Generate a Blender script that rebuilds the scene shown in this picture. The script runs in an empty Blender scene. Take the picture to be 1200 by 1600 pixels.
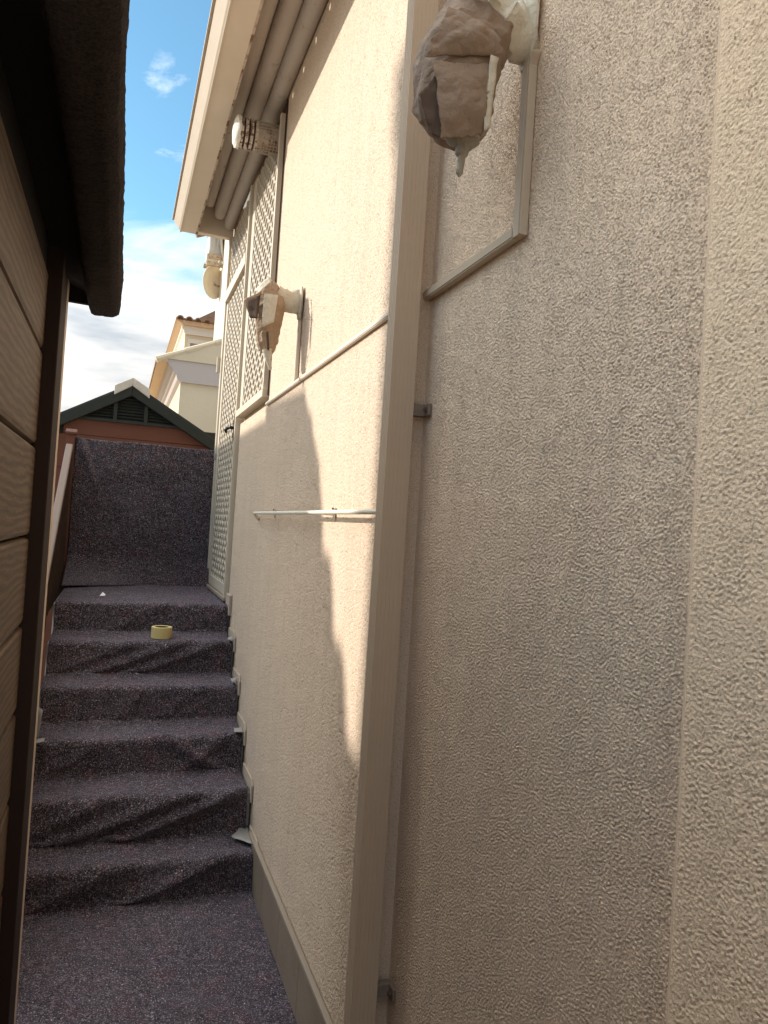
import bpy, math, random
import numpy as np
from mathutils import Vector, Matrix, noise
random.seed(7); rng = np.random.default_rng(7)
S = bpy.context.scene; COL = S.collection
R = math.radians
EYE = 1.70      # everything below is written relative to the eye, the whole place is lifted by EYE at the end

# ------------------------------------------------------------------ camera
def cam_axes(yaw, pitch, roll):
    th, p, r = R(yaw), R(pitch), R(roll)
    fw = Vector((math.sin(th)*math.cos(p), math.cos(th)*math.cos(p), math.sin(p)))
    rt = Vector((math.cos(th), -math.sin(th), 0)); up = rt.cross(fw)
    c, s = math.cos(r), math.sin(r)
    return c*rt + s*up, c*up - s*rt, fw
i_, u_, f_ = cam_axes(19.8, 1.3, 3.6)
cam_d = bpy.data.cameras.new('camera'); cam = bpy.data.objects.new('camera', cam_d); COL.objects.link(cam)
cam_d.sensor_fit = 'VERTICAL'; cam_d.sensor_height = 36; cam_d.sensor_width = 27
cam_d.lens = 36*1150/1600; cam_d.clip_start = 0.02; cam_d.clip_end = 2000
m = Matrix((i_, u_, -f_)).transposed().to_4x4(); cam.matrix_world = m
S.camera = cam

# ------------------------------------------------------------------ light
SUN = Vector((-1, .55, .54)).normalized()
EL = math.asin(SUN.z); AZ = math.atan2(SUN.x, SUN.y)
SKY_STR, SUN_STR, EXPO = 0.15, 2.1, 1.38
w = bpy.data.worlds.new('World'); S.world = w; w.use_nodes = True
nt = w.node_tree; nt.nodes.clear(); N = nt.nodes.new; L = nt.links.new
out = N('ShaderNodeOutputWorld'); bg = N('ShaderNodeBackground'); bg.inputs[1].default_value = SKY_STR
sky = N('ShaderNodeTexSky'); sky.sky_type = 'NISHITA'; sky.sun_disc = False
sky.sun_elevation = EL; sky.sun_rotation = AZ; sky.air_density = 1.0; sky.dust_density = 0.3; sky.ozone_density = 1.8
tc = N('ShaderNodeTexCoord'); mp = N('ShaderNodeMapping'); mp.inputs['Scale'].default_value = (1, 1, 3.2)
n1 = N('ShaderNodeTexNoise'); n1.inputs['Scale'].default_value = 3.1; n1.inputs['Detail'].default_value = 9; n1.inputs['Roughness'].default_value = .62; n1.inputs['Distortion'].default_value = .5
sx = N('ShaderNodeSeparateXYZ')
L(tc.outputs['Generated'], mp.inputs[0]); L(mp.outputs[0], n1.inputs['Vector']); L(tc.outputs['Generated'], sx.inputs[0])
# more cloud towards the horizon, clear blue above, cloud added overhead, a little wisp everywhere
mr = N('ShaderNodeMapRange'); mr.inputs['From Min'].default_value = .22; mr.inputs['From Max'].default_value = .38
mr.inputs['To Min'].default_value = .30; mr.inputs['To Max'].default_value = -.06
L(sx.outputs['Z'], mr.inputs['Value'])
mr2 = N('ShaderNodeMapRange'); mr2.inputs['From Min'].default_value = .60; mr2.inputs['From Max'].default_value = .85; mr2.inputs['To Max'].default_value = .42  # unseen overhead cloud added to fill the shaded walls
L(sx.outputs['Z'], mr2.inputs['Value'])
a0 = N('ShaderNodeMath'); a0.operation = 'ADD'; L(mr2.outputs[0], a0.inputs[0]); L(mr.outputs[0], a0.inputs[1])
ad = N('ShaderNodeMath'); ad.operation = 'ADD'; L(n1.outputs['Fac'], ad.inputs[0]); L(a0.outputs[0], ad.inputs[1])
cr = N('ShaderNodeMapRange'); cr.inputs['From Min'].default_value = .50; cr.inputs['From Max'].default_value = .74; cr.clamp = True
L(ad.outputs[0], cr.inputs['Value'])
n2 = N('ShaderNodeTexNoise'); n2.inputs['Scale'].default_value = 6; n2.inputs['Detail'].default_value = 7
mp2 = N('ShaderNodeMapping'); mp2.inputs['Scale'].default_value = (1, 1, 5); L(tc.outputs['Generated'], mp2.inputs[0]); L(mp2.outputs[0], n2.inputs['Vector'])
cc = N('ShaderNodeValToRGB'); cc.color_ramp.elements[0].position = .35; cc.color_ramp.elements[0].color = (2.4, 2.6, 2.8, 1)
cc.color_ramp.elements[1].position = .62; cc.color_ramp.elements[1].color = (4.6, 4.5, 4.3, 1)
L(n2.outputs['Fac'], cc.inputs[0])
mx = N('ShaderNodeMix'); mx.data_type = 'RGBA'
tn = N('ShaderNodeMix'); tn.data_type = 'RGBA'; tn.blend_type = 'MULTIPLY'; tn.inputs['Factor'].default_value = 1; tn.inputs['B'].default_value = (.50, .68, .64, 1)
L(cr.outputs[0], mx.inputs['Factor']); L(sky.outputs[0], tn.inputs['A']); L(tn.outputs['Result'], mx.inputs['A'])
# clouds brightened towards the sun and overhead, added fill for the shaded walls
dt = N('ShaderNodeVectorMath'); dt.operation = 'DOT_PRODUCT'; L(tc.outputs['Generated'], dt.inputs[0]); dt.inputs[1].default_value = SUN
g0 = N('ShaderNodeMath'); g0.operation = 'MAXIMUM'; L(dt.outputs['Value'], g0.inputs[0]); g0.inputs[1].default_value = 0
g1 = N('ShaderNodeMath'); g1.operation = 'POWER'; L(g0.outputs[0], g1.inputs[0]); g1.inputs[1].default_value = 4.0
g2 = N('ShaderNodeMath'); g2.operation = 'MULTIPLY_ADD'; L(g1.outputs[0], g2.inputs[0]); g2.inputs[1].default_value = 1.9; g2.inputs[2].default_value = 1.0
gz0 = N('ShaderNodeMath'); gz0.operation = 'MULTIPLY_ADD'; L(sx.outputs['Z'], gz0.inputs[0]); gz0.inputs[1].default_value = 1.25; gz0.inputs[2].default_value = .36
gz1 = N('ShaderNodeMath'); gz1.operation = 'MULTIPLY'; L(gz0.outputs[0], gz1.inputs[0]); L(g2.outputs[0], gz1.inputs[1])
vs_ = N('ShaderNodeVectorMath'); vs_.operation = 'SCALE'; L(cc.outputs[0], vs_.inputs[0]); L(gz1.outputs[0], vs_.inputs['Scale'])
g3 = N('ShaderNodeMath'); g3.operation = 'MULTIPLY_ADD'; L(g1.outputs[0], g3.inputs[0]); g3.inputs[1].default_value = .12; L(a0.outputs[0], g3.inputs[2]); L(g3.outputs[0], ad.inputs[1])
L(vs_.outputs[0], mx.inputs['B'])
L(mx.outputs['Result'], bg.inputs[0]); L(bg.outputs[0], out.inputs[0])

sd = bpy.data.lights.new('sun', 'SUN'); sd.energy = SUN_STR; sd.angle = R(.53); sd.color = (1, .94, .865)
so = bpy.data.objects.new('sun', sd); COL.objects.link(so)
so.rotation_euler = (-SUN).to_track_quat('-Z', 'Y').to_euler(); so.location = (0, 0, 12)
S.view_settings.view_transform = 'Standard'; S.view_settings.look = 'None'
S.view_settings.exposure = EXPO; S.view_settings.gamma = 1; S.view_settings.use_curve_mapping = False
S.render.engine = 'CYCLES'; S.cycles.max_bounces = 10; S.cycles.diffuse_bounces = 7

# ------------------------------------------------------------------ materials
def mat(name, base, rough=.8, bump=None, var=None, spec=.3, metal=0, col2=None, dirt_pit_shade=None, scale3=(1, 1, 1), streak=None):
    """var=(scale, amount): brightness mottling; bump=[(scale, distance, kind)]; dirt=(scale, lo, hi, colour)"""
    M = bpy.data.materials.new(name); M.use_nodes = True; t = M.node_tree; n = t.nodes.new; l = t.links.new
    b = t.nodes['Principled BSDF']; b.inputs['Roughness'].default_value = rough; b.inputs['Metallic'].default_value = metal
    b.inputs['Specular IOR Level'].default_value = spec
    co = n('ShaderNodeTexCoord'); mpp = n('ShaderNodeMapping'); mpp.inputs['Scale'].default_value = scale3; l(co.outputs['Object'], mpp.inputs[0])
    def noi(s, det=4, r=.55):
        x = n('ShaderNodeTexNoise'); x.inputs['Scale'].default_value = s; x.inputs['Detail'].default_value = det; x.inputs['Roughness'].default_value = r
        l(mpp.outputs[0], x.inputs['Vector']); return x.outputs['Fac']
    rgb = n('ShaderNodeRGB'); rgb.outputs[0].default_value = (*base, 1); col = rgb.outputs[0]
    for (s, a, c2) in (var or []):
        r_ = n('ShaderNodeMapRange'); r_.inputs['From Min'].default_value = .35; r_.inputs['From Max'].default_value = .65; l(noi(s), r_.inputs['Value'])
        r_.inputs['To Max'].default_value = a
        x = n('ShaderNodeMix'); x.data_type = 'RGBA'; l(r_.outputs[0], x.inputs['Factor']); l(col, x.inputs['A']); x.inputs['B'].default_value = (*c2, 1); col = x.outputs['Result']
    if dirt_pit_shade:  # real stains, and on the stucco dark pits painting fine shade
        s, lo, hi, c2 = dirt_pit_shade
        r_ = n('ShaderNodeMapRange'); r_.inputs['From Min'].default_value = lo; r_.inputs['From Max'].default_value = hi; l(noi(s, 8 if s < 100 else 2, .65), r_.inputs['Value'])
        x = n('ShaderNodeMix'); x.data_type = 'RGBA'; l(r_.outputs[0], x.inputs['Factor']); l(col, x.inputs['A']); x.inputs['B'].default_value = (*c2, 1); col = x.outputs['Result']
    if streak:      # long vertical runs of grime and wash marks
        am, c2 = streak
        m2 = n('ShaderNodeMapping'); m2.inputs['Scale'].default_value = (1, 9, .55); l(co.outputs['Object'], m2.inputs[0])
        x = n('ShaderNodeTexNoise'); x.inputs['Scale'].default_value = 1.6; x.inputs['Detail'].default_value = 6; x.inputs['Roughness'].default_value = .62; l(m2.outputs[0], x.inputs['Vector'])
        r_ = n('ShaderNodeMapRange'); r_.inputs['From Min'].default_value = .47; r_.inputs['From Max'].default_value = .70; r_.inputs['To Max'].default_value = am; l(x.outputs['Fac'], r_.inputs['Value'])
        x = n('ShaderNodeMix'); x.data_type = 'RGBA'; l(r_.outputs[0], x.inputs['Factor']); l(col, x.inputs['A']); x.inputs['B'].default_value = (*c2, 1); col = x.outputs['Result']
    l(col, b.inputs['Base Color'])
    prev = None
    for (s, d, k) in (bump or []):
        bm_ = n('ShaderNodeBump'); bm_.inputs['Distance'].default_value = d; bm_.inputs['Strength'].default_value = 1
        if k == 'v':
            v = n('ShaderNodeTexVoronoi'); v.inputs['Scale'].default_value = s; l(mpp.outputs[0], v.inputs['Vector']); l(v.outputs['Distance'], bm_.inputs['Height'])
        elif k == 'c':
            v = n('ShaderNodeTexNoise'); v.inputs['Scale'].default_value = s; v.inputs['Detail'].default_value = 2; v.inputs['Distortion'].default_value = 1.6
            l(mpp.outputs[0], v.inputs['Vector'])
            q = n('ShaderNodeMapRange'); q.inputs['From Min'].default_value = .38; q.inputs['From Max'].default_value = .62; l(v.outputs['Fac'], q.inputs['Value']); l(q.outputs[0], bm_.inputs['Height'])
        else:
            l(noi(s, 3), bm_.inputs['Height'])
        if prev: l(prev, bm_.inputs['Normal'])
        prev = bm_.outputs[0]
    if prev: l(prev, b.inputs['Normal'])
    return M
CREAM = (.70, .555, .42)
M_stucco = mat('stucco', CREAM, .95, bump=[(260, .0030, 'n')], var=[(2.2, .25, (.62, .49, .37)), (.9, .25, (.72, .58, .44)), (150, .14, (.55, .42, .30))], spec=.15, dirt_pit_shade=(300, .57, .66, (.40, .29, .20)), streak=(.30, (.52, .40, .30)))  # dark pit colour paints the missing occlusion shade of the grain
M_stucco2 = mat('stucco_yellow', (.92, .69, .475), .95, bump=[(230, .0030, 'n')], var=[(1.6, .15, (.78, .65, .48)), (130, .12, (.55, .43, .29))], spec=.15, dirt_pit_shade=(250, .61, .70, (.50, .38, .25)), streak=(.28, (.66, .50, .34)))  # pits darkened in colour to stand for their shade
M_stuccon = mat('stucco_near_lifted', (.92, .71, .52), .95, bump=[(260, .0030, 'n')], var=[(2.2, .12, (.78, .62, .47)), (150, .10, (.60, .47, .35))], spec=.15, dirt_pit_shade=(300, .60, .69, (.42, .31, .22)), streak=(.32, (.62, .48, .36)))  # lightened to replace missing fill light; pit shade painted in
M_bead = mat('corner_bead', (.80, .60, .42), .7, bump=[(90, .0008, 'n')], var=[(12, .4, (.70, .54, .36))])
M_paint = mat('cream_paint', (.70, .60, .48), .6, bump=[(60, .0006, 'n')], var=[(6, .25, (.60, .50, .40))])
M_white = mat('white_lacquer', (.60, .51, .385), .4, bump=[(80, .0003, 'n')], var=[(9, .3, (.62, .55, .45))])
M_stain = mat('stained_plaster', (.55, .46, .37), .9, bump=[(40, .002, 'n')], var=[(5, .5, (.45, .34, .25))], dirt_pit_shade=(12, .46, .58, (.17, .085, .045)))
M_cornice = mat('cornice_plaster', (.58, .51, .44), .9, bump=[(60, .0015, 'n')], var=[(3, .4, (.50, .42, .34))], dirt_pit_shade=(14, .60, .75, (.36, .24, .15)))
M_pipe = mat('beige_pvc', (.54, .41, .29), .65, bump=[(30, .0003, 'n')], var=[(5, .3, (.46, .35, .25))], spec=.2, streak=(.35, (.36, .27, .20)))
M_trunk = mat('beige_trunking', (.52, .42, .31), .7, var=[(10, .3, (.46, .37, .27))], spec=.12)
M_tile = mat('skirting_tile', (.22, .17, .125), .5, bump=[(90, .0005, 'n')], var=[(7, .5, (.16, .122, .088)), (90, .2, (.34, .28, .22))])
M_capt = mat('skirting_cap', (.31, .25, .19), .6, bump=[(90, .0006, 'n')], var=[(6, .4, (.26, .21, .16))])
M_conc = mat('concrete', (.42, .41, .39), .9, bump=[(70, .002, 'n')], var=[(6, .5, (.34, .33, .31))])
M_ground = mat('ground_paving', (.50, .44, .37), .9, bump=[(30, .003, 'n')], var=[(1.3, .5, (.35, .31, .26))])
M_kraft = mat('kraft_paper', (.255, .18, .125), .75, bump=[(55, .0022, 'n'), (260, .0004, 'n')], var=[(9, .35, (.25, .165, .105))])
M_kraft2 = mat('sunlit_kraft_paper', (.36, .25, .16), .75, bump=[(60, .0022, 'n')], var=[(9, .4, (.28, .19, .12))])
M_kdark = mat('fold_shade', (.10, .065, .045), .9)  # dark colour painting the shade inside the paper folds
M_tape = mat('masking_tape', (.58, .515, .40), .6, bump=[(70, .0025, 'n')], var=[(14, .4, (.50, .46, .36))])
M_smooth = mat('smooth_render', (.46, .375, .29), .8, bump=[(60, .001, 'n')], var=[(5, .5, (.38, .31, .24))])
M_clip = mat('pipe_clip', (.24, .19, .15), .6, var=[(40, .5, (.16, .12, .09))])
M_tapeb = mat('dull_tape', (.36, .315, .24), .7, bump=[(70, .003, 'n')], var=[(25, .5, (.28, .24, .18))])
M_rod = mat('cream_enamel', (.74, .69, .56), .4)
M_rust = mat('rust', (.10, .06, .04), .9)
M_black = mat('black_plastic', (.012, .012, .012), .4)
M_lattice = mat('lattice_paint', (.56, .49, .385), .55, var=[(12, .3, (.47, .40, .31))])
M_latback = mat('lattice_back', (.50, .41, .30), .8, var=[(8, .4, (.42, .34, .25))])
M_felt = mat('roof_felt', (.024, .015, .011), .95, bump=[(200, .006, 'c')], var=[(200, .8, (.075, .048, .034)), (8, .4, (.012, .008, .007))])
M_under = mat('dark_roof_board', (.012, .008, .006), .9, bump=[(30, .001, 'n')])
M_post = mat('dark_stained_post', (.022, .010, .007), .7, bump=[(60, .001, 'n')], scale3=(1, 1, .15))
M_trim = mat('pale_trim', (.60, .49, .39), .6, var=[(12, .5, (.50, .38, .28))], scale3=(1, 1, .2))
M_brown = mat('brown_plastic', (.135, .048, .027), .6, bump=[(50, .0006, 'n')], var=[(3, .3, (.11, .04, .022))])
M_green = mat('grey_green_plastic', (.026, .030, .025), .7, var=[(5, .4, (.018, .021, .017))])
M_vent = mat('dark_vent', (.035, .035, .026), .7)
M_ridge = mat('pale_cement', (.62, .58, .50), .9, var=[(15, .5, (.40, .37, .32))])
M_rail = mat('brown_panel', (.055, .030, .018), .6, bump=[(6, .001, 'n')], var=[(9, .4, (.038, .020, .012))], scale3=(30, 30, .6))
M_handr = mat('pale_handrail', (.25, .19, .155), .7, spec=.15, var=[(6, .4, (.24, .19, .17))])
M_terra = mat('terracotta_tile', (.33, .20, .125), .9, bump=[(15, .01, 'n')], var=[(2.5, .6, (.24, .15, .10)), (9, .4, (.14, .11, .09))])
M_terral = mat('terracotta_soffit', (.60, .42, .25), .9, var=[(4, .4, (.52, .38, .24))])
M_far = mat('far_render', (.70, .59, .42), .95, var=[(1.2, .3, (.56, .46, .32))], bump=[(20, .003, 'n')])
M_farw = mat('far_white_render', (.70, .645, .53), .95, var=[(2, .3, (.62, .57, .47))])
M_farg = mat('far_cornice_shade', (.52, .455, .41), .95, var=[(2, .3, (.47, .41, .36))])  # greyer render, the cornice shading put into its colour
M_ac = mat('air_conditioner_metal', (.55, .54, .51), .5, var=[(5, .3, (.45, .44, .41))], metal=0)
M_acb = mat('rusty_bracket', (.50, .40, .27), .7, dirt_pit_shade=(20, .5, .6, (.22, .12, .07)))
M_glass = mat('window_glass', (.30, .29, .26), .15, spec=.7)
M_tapey = mat('yellow_tape', (.62, .50, .20), .5, var=[(40, .4, (.52, .42, .22))])
M_card = mat('cardboard_core', (.16, .10, .06), .9)
M_flue = mat('corroded_flue', (.55, .49, .41), .8, bump=[(90, .003, 'n')], dirt_pit_shade=(45, .48, .55, (.15, .08, .05)))
M_fluew = mat('bleached_flue_cap', (.80, .76, .68), .8, bump=[(90, .003, 'n')], dirt_pit_shade=(60, .60, .66, (.2, .12, .08)))
M_mesh = mat('flue_mesh', (.42, .37, .29), .6)

def wood_mat():
    M = bpy.data.materials.new('weathered_plank'); M.use_nodes = True; t = M.node_tree; n = t.nodes.new; l = t.links.new
    b = t.nodes['Principled BSDF']; b.inputs['Roughness'].default_value = .55; b.inputs['Specular IOR Level'].default_value = .4
    co = n('ShaderNodeTexCoord'); oi = n('ShaderNodeObjectInfo')
    va = n('ShaderNodeVectorMath'); va.operation = 'ADD'; l(co.outputs['Object'], va.inputs[0])
    vm = n('ShaderNodeVectorMath'); vm.operation = 'SCALE'; l(oi.outputs['Random'], vm.inputs['Scale']); vm.inputs[0].default_value = (3, 17, 9); l(vm.outputs[0], va.inputs[1])
    mpp = n('ShaderNodeMapping'); mpp.inputs['Scale'].default_value = (1, .22, 1); l(va.outputs[0], mpp.inputs[0])
    wv = n('ShaderNodeTexWave'); wv.wave_type = 'BANDS'; wv.bands_direction = 'Z'; wv.inputs['Scale'].default_value = 16; wv.inputs['Distortion'].default_value = 9; wv.inputs['Detail'].default_value = 4; wv.inputs['Detail Scale'].default_value = .8; wv.inputs['Detail Roughness'].default_value = .62
    l(mpp.outputs[0], wv.inputs['Vector'])
    mp3 = n('ShaderNodeMapping'); mp3.inputs['Scale'].default_value = (1, .05, 1); l(va.outputs[0], mp3.inputs[0])
    n1 = n('ShaderNodeTexNoise'); n1.inputs['Scale'].default_value = 170; n1.inputs['Detail'].default_value = 6; n1.inputs['Roughness'].default_value = .7; l(mp3.outputs[0], n1.inputs['Vector'])
    n2 = n('ShaderNodeTexNoise'); n2.inputs['Scale'].default_value = 5; l(co.outputs['Object'], n2.inputs['Vector'])
    r = n('ShaderNodeValToRGB'); r.color_ramp.elements[0].color = (.088, .056, .033, 1); r.color_ramp.elements[1].color = (.165, .115, .072, 1)
    l(wv.outputs['Fac'], r.inputs[0])
    x = n('ShaderNodeMix'); x.data_type = 'RGBA'; x.blend_type = 'MULTIPLY'; x.inputs['Factor'].default_value = .8; l(r.outputs[0], x.inputs['A'])
    r2 = n('ShaderNodeValToRGB'); r2.color_ramp.elements[0].position = .3; r2.color_ramp.elements[0].color = (.5, .48, .45, 1); r2.color_ramp.elements[1].position = .7; r2.color_ramp.elements[1].color = (1.25, 1.2, 1.15, 1)
    l(n1.outputs['Fac'], r2.inputs[0]); l(r2.outputs[0], x.inputs['B'])
    # the foot of the wall is redder, less bleached wood
    sp = n('ShaderNodeSeparateXYZ'); l(co.outputs['Object'], sp.inputs[0])
    a = n('ShaderNodeMath'); a.operation = 'ADD'; l(sp.outputs['Z'], a.inputs[0]); l(n2.outputs['Fac'], a.inputs[1])
    q = n('ShaderNodeMapRange'); q.inputs['From Min'].default_value = 1.5; q.inputs['From Max'].default_value = .9; q.inputs['To Max'].default_value = .75; l(a.outputs[0], q.inputs['Value'])
    y = n('ShaderNodeMix'); y.data_type = 'RGBA'; l(q.outputs[0], y.inputs['Factor']); l(x.outputs['Result'], y.inputs['A']); y.inputs['B'].default_value = (.12, .052, .026, 1)
    l(y.outputs['Result'], b.inputs['Base Color'])
    bm_ = n('ShaderNodeBump'); bm_.inputs['Distance'].default_value = .0006; l(n1.outputs['Fac'], bm_.inputs['Height'])
    b2 = n('ShaderNodeBump'); b2.inputs['Distance'].default_value = .0002; l(wv.outputs['Fac'], b2.inputs['Height']); l(bm_.outputs[0], b2.inputs['Normal']); l(b2.outputs[0], b.inputs['Normal'])
    return M
M_plank = wood_mat()

def paper_creases(M, s1=26, s2=70):
    t = M.node_tree; n = t.nodes.new; l = t.links.new; b = t.nodes['Principled BSDF']; co = n('ShaderNodeTexCoord'); prev = b.inputs['Normal'].links[0].from_socket if b.inputs['Normal'].links else None
    for s_, d_ in ((s1, .0022), (s2, .0009)):
        nn = n('ShaderNodeTexNoise'); nn.inputs['Scale'].default_value = s_*.6; l(co.outputs['Object'], nn.inputs['Vector'])
        vm = n('ShaderNodeVectorMath'); vm.operation = 'MULTIPLY_ADD'; l(nn.outputs['Color'], vm.inputs[0]); vm.inputs[1].default_value = (.03, .03, .03); l(co.outputs['Object'], vm.inputs[2])
        v = n('ShaderNodeTexVoronoi'); v.feature = 'DISTANCE_TO_EDGE'; v.inputs['Scale'].default_value = s_; l(vm.outputs[0], v.inputs['Vector'])
        mr_ = n('ShaderNodeMapRange'); mr_.inputs['From Max'].default_value = .25; l(v.outputs['Distance'], mr_.inputs['Value'])
        bb_ = n('ShaderNodeBump'); bb_.inputs['Distance'].default_value = d_; bb_.inputs['Strength'].default_value = .55; l(mr_.outputs[0], bb_.inputs['Height'])
        if prev: l(prev, bb_.inputs['Normal'])
        prev = bb_.outputs[0]
    l(prev, b.inputs['Normal'])
for M_ in (M_kraft, M_kraft2, M_tape): paper_creases(M_)
def fleece_mat():
    M = bpy.data.materials.new('painters_fleece'); M.use_nodes = True; t = M.node_tree; n = t.nodes.new; l = t.links.new
    b = t.nodes['Principled BSDF']; b.inputs['Roughness'].default_value = 1; b.inputs['Specular IOR Level'].default_value = .05
    b.inputs['Sheen Weight'].default_value = .18; b.inputs['Sheen Roughness'].default_value = .6; b.inputs['Sheen Tint'].default_value = (.75, .7, .9, 1)
    co = n('ShaderNodeTexCoord')
    def noi(s, d=3, r=.6, off=0):
        mm = n('ShaderNodeMapping'); mm.inputs['Location'].default_value = (off, off*2, off*3); l(co.outputs['Object'], mm.inputs[0])
        x = n('ShaderNodeTexNoise'); x.inputs['Scale'].default_value = s; x.inputs['Detail'].default_value = d; x.inputs['Roughness'].default_value = r; l(mm.outputs[0], x.inputs['Vector']); return x.outputs['Fac']
    def ramp(v, lo, hi, mxv=1):
        q = n('ShaderNodeMapRange'); q.inputs['From Min'].default_value = lo; q.inputs['From Max'].default_value = hi; q.inputs['To Max'].default_value = mxv; l(v, q.inputs['Value']); return q.outputs[0]
    def mix(f, a, c):
        x = n('ShaderNodeMix'); x.data_type = 'RGBA'; l(f, x.inputs['Factor'])
        if isinstance(a, tuple): x.inputs['A'].default_value = (*a, 1)
        else: l(a, x.inputs['A'])
        x.inputs['B'].default_value = (*c, 1); return x.outputs['Result']
    c = mix(ramp(noi(7, 3), .4, .62, .8), (.043, .030, .031), (.013, .010, .009))
    c = mix(ramp(noi(11, 3, .6, 4), .54, .66, .8), c, (.080, .024, .024))
    c = mix(ramp(noi(9, 3, .6, 9), .55, .68, .5), c, (.040, .038, .058))
    c = mix(ramp(noi(2.6, 5, .65, 31), .50, .66, .45), c, (.095, .078, .09))
    c = mix(ramp(noi(48, 4, .8, 3), .51, .62, .8), c, (.165, .130, .138))
    c = mix(ramp(noi(52, 4, .8, 21), .49, .38, .9), c, (.012, .009, .010))
    c = mix(ramp(noi(170, 3, .8, 2), .54, .63, .9), c, (.40, .335, .355))
    c = mix(ramp(noi(190, 3, .7, 6), .44, .32, .85), c, (.006, .005, .006))
    c = mix(ramp(noi(170, 2, .6, 11), .66, .70, 1), c, (.80, .74, .76))
    c = mix(ramp(noi(120, 2, .6, 15), .68, .73, .7), c, (.36, .07, .05))
    l(c, b.inputs['Base Color'])
    b1 = n('ShaderNodeBump'); b1.inputs['Distance'].default_value = .012; l(noi(70, 4, .65, 3), b1.inputs['Height'])
    b2 = n('ShaderNodeBump'); b2.inputs['Distance'].default_value = .005; l(noi(220, 3, .7, 5), b2.inputs['Height']); l(b1.outputs[0], b2.inputs['Normal']); l(b2.outputs[0], b.inputs['Normal'])
    return M
M_fleece = fleece_mat()

# ------------------------------------------------------------------ mesh helpers
class MB:
    def __init__(s): s.v = []; s.f = []
    def add(s, vs, fs):
        o = len(s.v); s.v += [tuple(map(float, v)) for v in vs]; s.f += [tuple(o+i for i in f) for f in fs]; return s
    def box(s, x0, x1, y0, y1, z0, z1):
        return s.add([(x0,y0,z0),(x1,y0,z0),(x1,y1,z0),(x0,y1,z0),(x0,y0,z1),(x1,y0,z1),(x1,y1,z1),(x0,y1,z1)],
                     [(0,3,2,1),(4,5,6,7),(0,1,5,4),(1,2,6,5),(2,3,7,6),(3,0,4,7)])
    def prism_y(s, poly, y0, y1, cap=True):     # poly: (x,z) points, extruded along y
        n = len(poly); vs = [(x, y0, z) for x, z in poly]+[(x, y1, z) for x, z in poly]
        fs = [(i, (i+1) % n, n+(i+1) % n, n+i) for i in range(n)]
        if cap: fs += [tuple(range(n-1, -1, -1)), tuple(range(n, 2*n))]
        return s.add(vs, fs)
    def prism_x(s, poly, x0, x1):     # poly: (y,z)
        n = len(poly); vs = [(x0, y, z) for y, z in poly]+[(x1, y, z) for y, z in poly]
        return s.add(vs, [(i, (i+1) % n, n+(i+1) % n, n+i) for i in range(n)]+[tuple(range(n-1, -1, -1)), tuple(range(n, 2*n))])
    def prism_z(s, poly, z0, z1):     # poly: (x,y)
        n = len(poly); vs = [(x, y, z0) for x, y in poly]+[(x, y, z1) for x, y in poly]
        return s.add(vs, [(i, (i+1) % n, n+(i+1) % n, n+i) for i in range(n)]+[tuple(range(n-1, -1, -1)), tuple(range(n, 2*n))])
    def tube(s, pts, r, n=10, cap=True):
        pts = [Vector(p) for p in pts]; rr = r if isinstance(r, (list, tuple)) else [r]*len(pts); vs = []
        up = Vector((0, 0, 1))
        for k, p in enumerate(pts):
            d = (pts[min(k+1, len(pts)-1)]-pts[max(k-1, 0)]).normalized()
            a = d.cross(up if abs(d.z) < .95 else Vector((0, 1, 0))).normalized(); b = d.cross(a)
            vs += [p+rr[k]*(math.cos(2*math.pi*j/n)*a+math.sin(2*math.pi*j/n)*b) for j in range(n)]
        fs = [(k*n+j, k*n+(j+1) % n, (k+1)*n+(j+1) % n, (k+1)*n+j) for k in range(len(pts)-1) for j in range(n)]
        if cap: fs += [tuple(range(n-1, -1, -1)), tuple((len(pts)-1)*n+j for j in range(n))]
        return s.add(vs, fs)
    def build(s, name, material, parent=None, smooth=False, bevel=0, origin=None):
        me = bpy.data.meshes.new(name); L_ = root_loc(parent) if parent else Vector(origin or (0, 0, 0))
        me.from_pydata([(x-L_.x, y-L_.y, z-L_.z) for x, y, z in s.v], [], s.f)
        me.materials.append(material); me.update()
        o = bpy.data.objects.new(name, me); COL.objects.link(o)
        if parent: o.parent = parent
        else: o.location = L_
        if smooth:
            me.polygons.foreach_set('use_smooth', [True]*len(me.polygons))
            me.set_sharp_from_angle(angle=R(40))
        if bevel:
            md = o.modifiers.new('bevel', 'BEVEL'); md.width = bevel; md.segments = 2; md.limit_method = 'ANGLE'; md.angle_limit = R(40)
        return o
def root_loc(o):
    L_ = Vector((0, 0, 0))
    while o: L_ += o.location; o = o.parent
    return L_
def tag(o, label=None, cat=None, group=None, kind=None):
    if label: o['label'] = label
    if cat: o['category'] = cat
    if group: o['group'] = group
    if kind: o['kind'] = kind
    return o
def thing(name, loc, label, cat, group=None):
    o = bpy.data.objects.new(name, None); COL.objects.link(o); o.location = loc; o.empty_display_size = .1
    return tag(o, label, cat, group)
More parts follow.
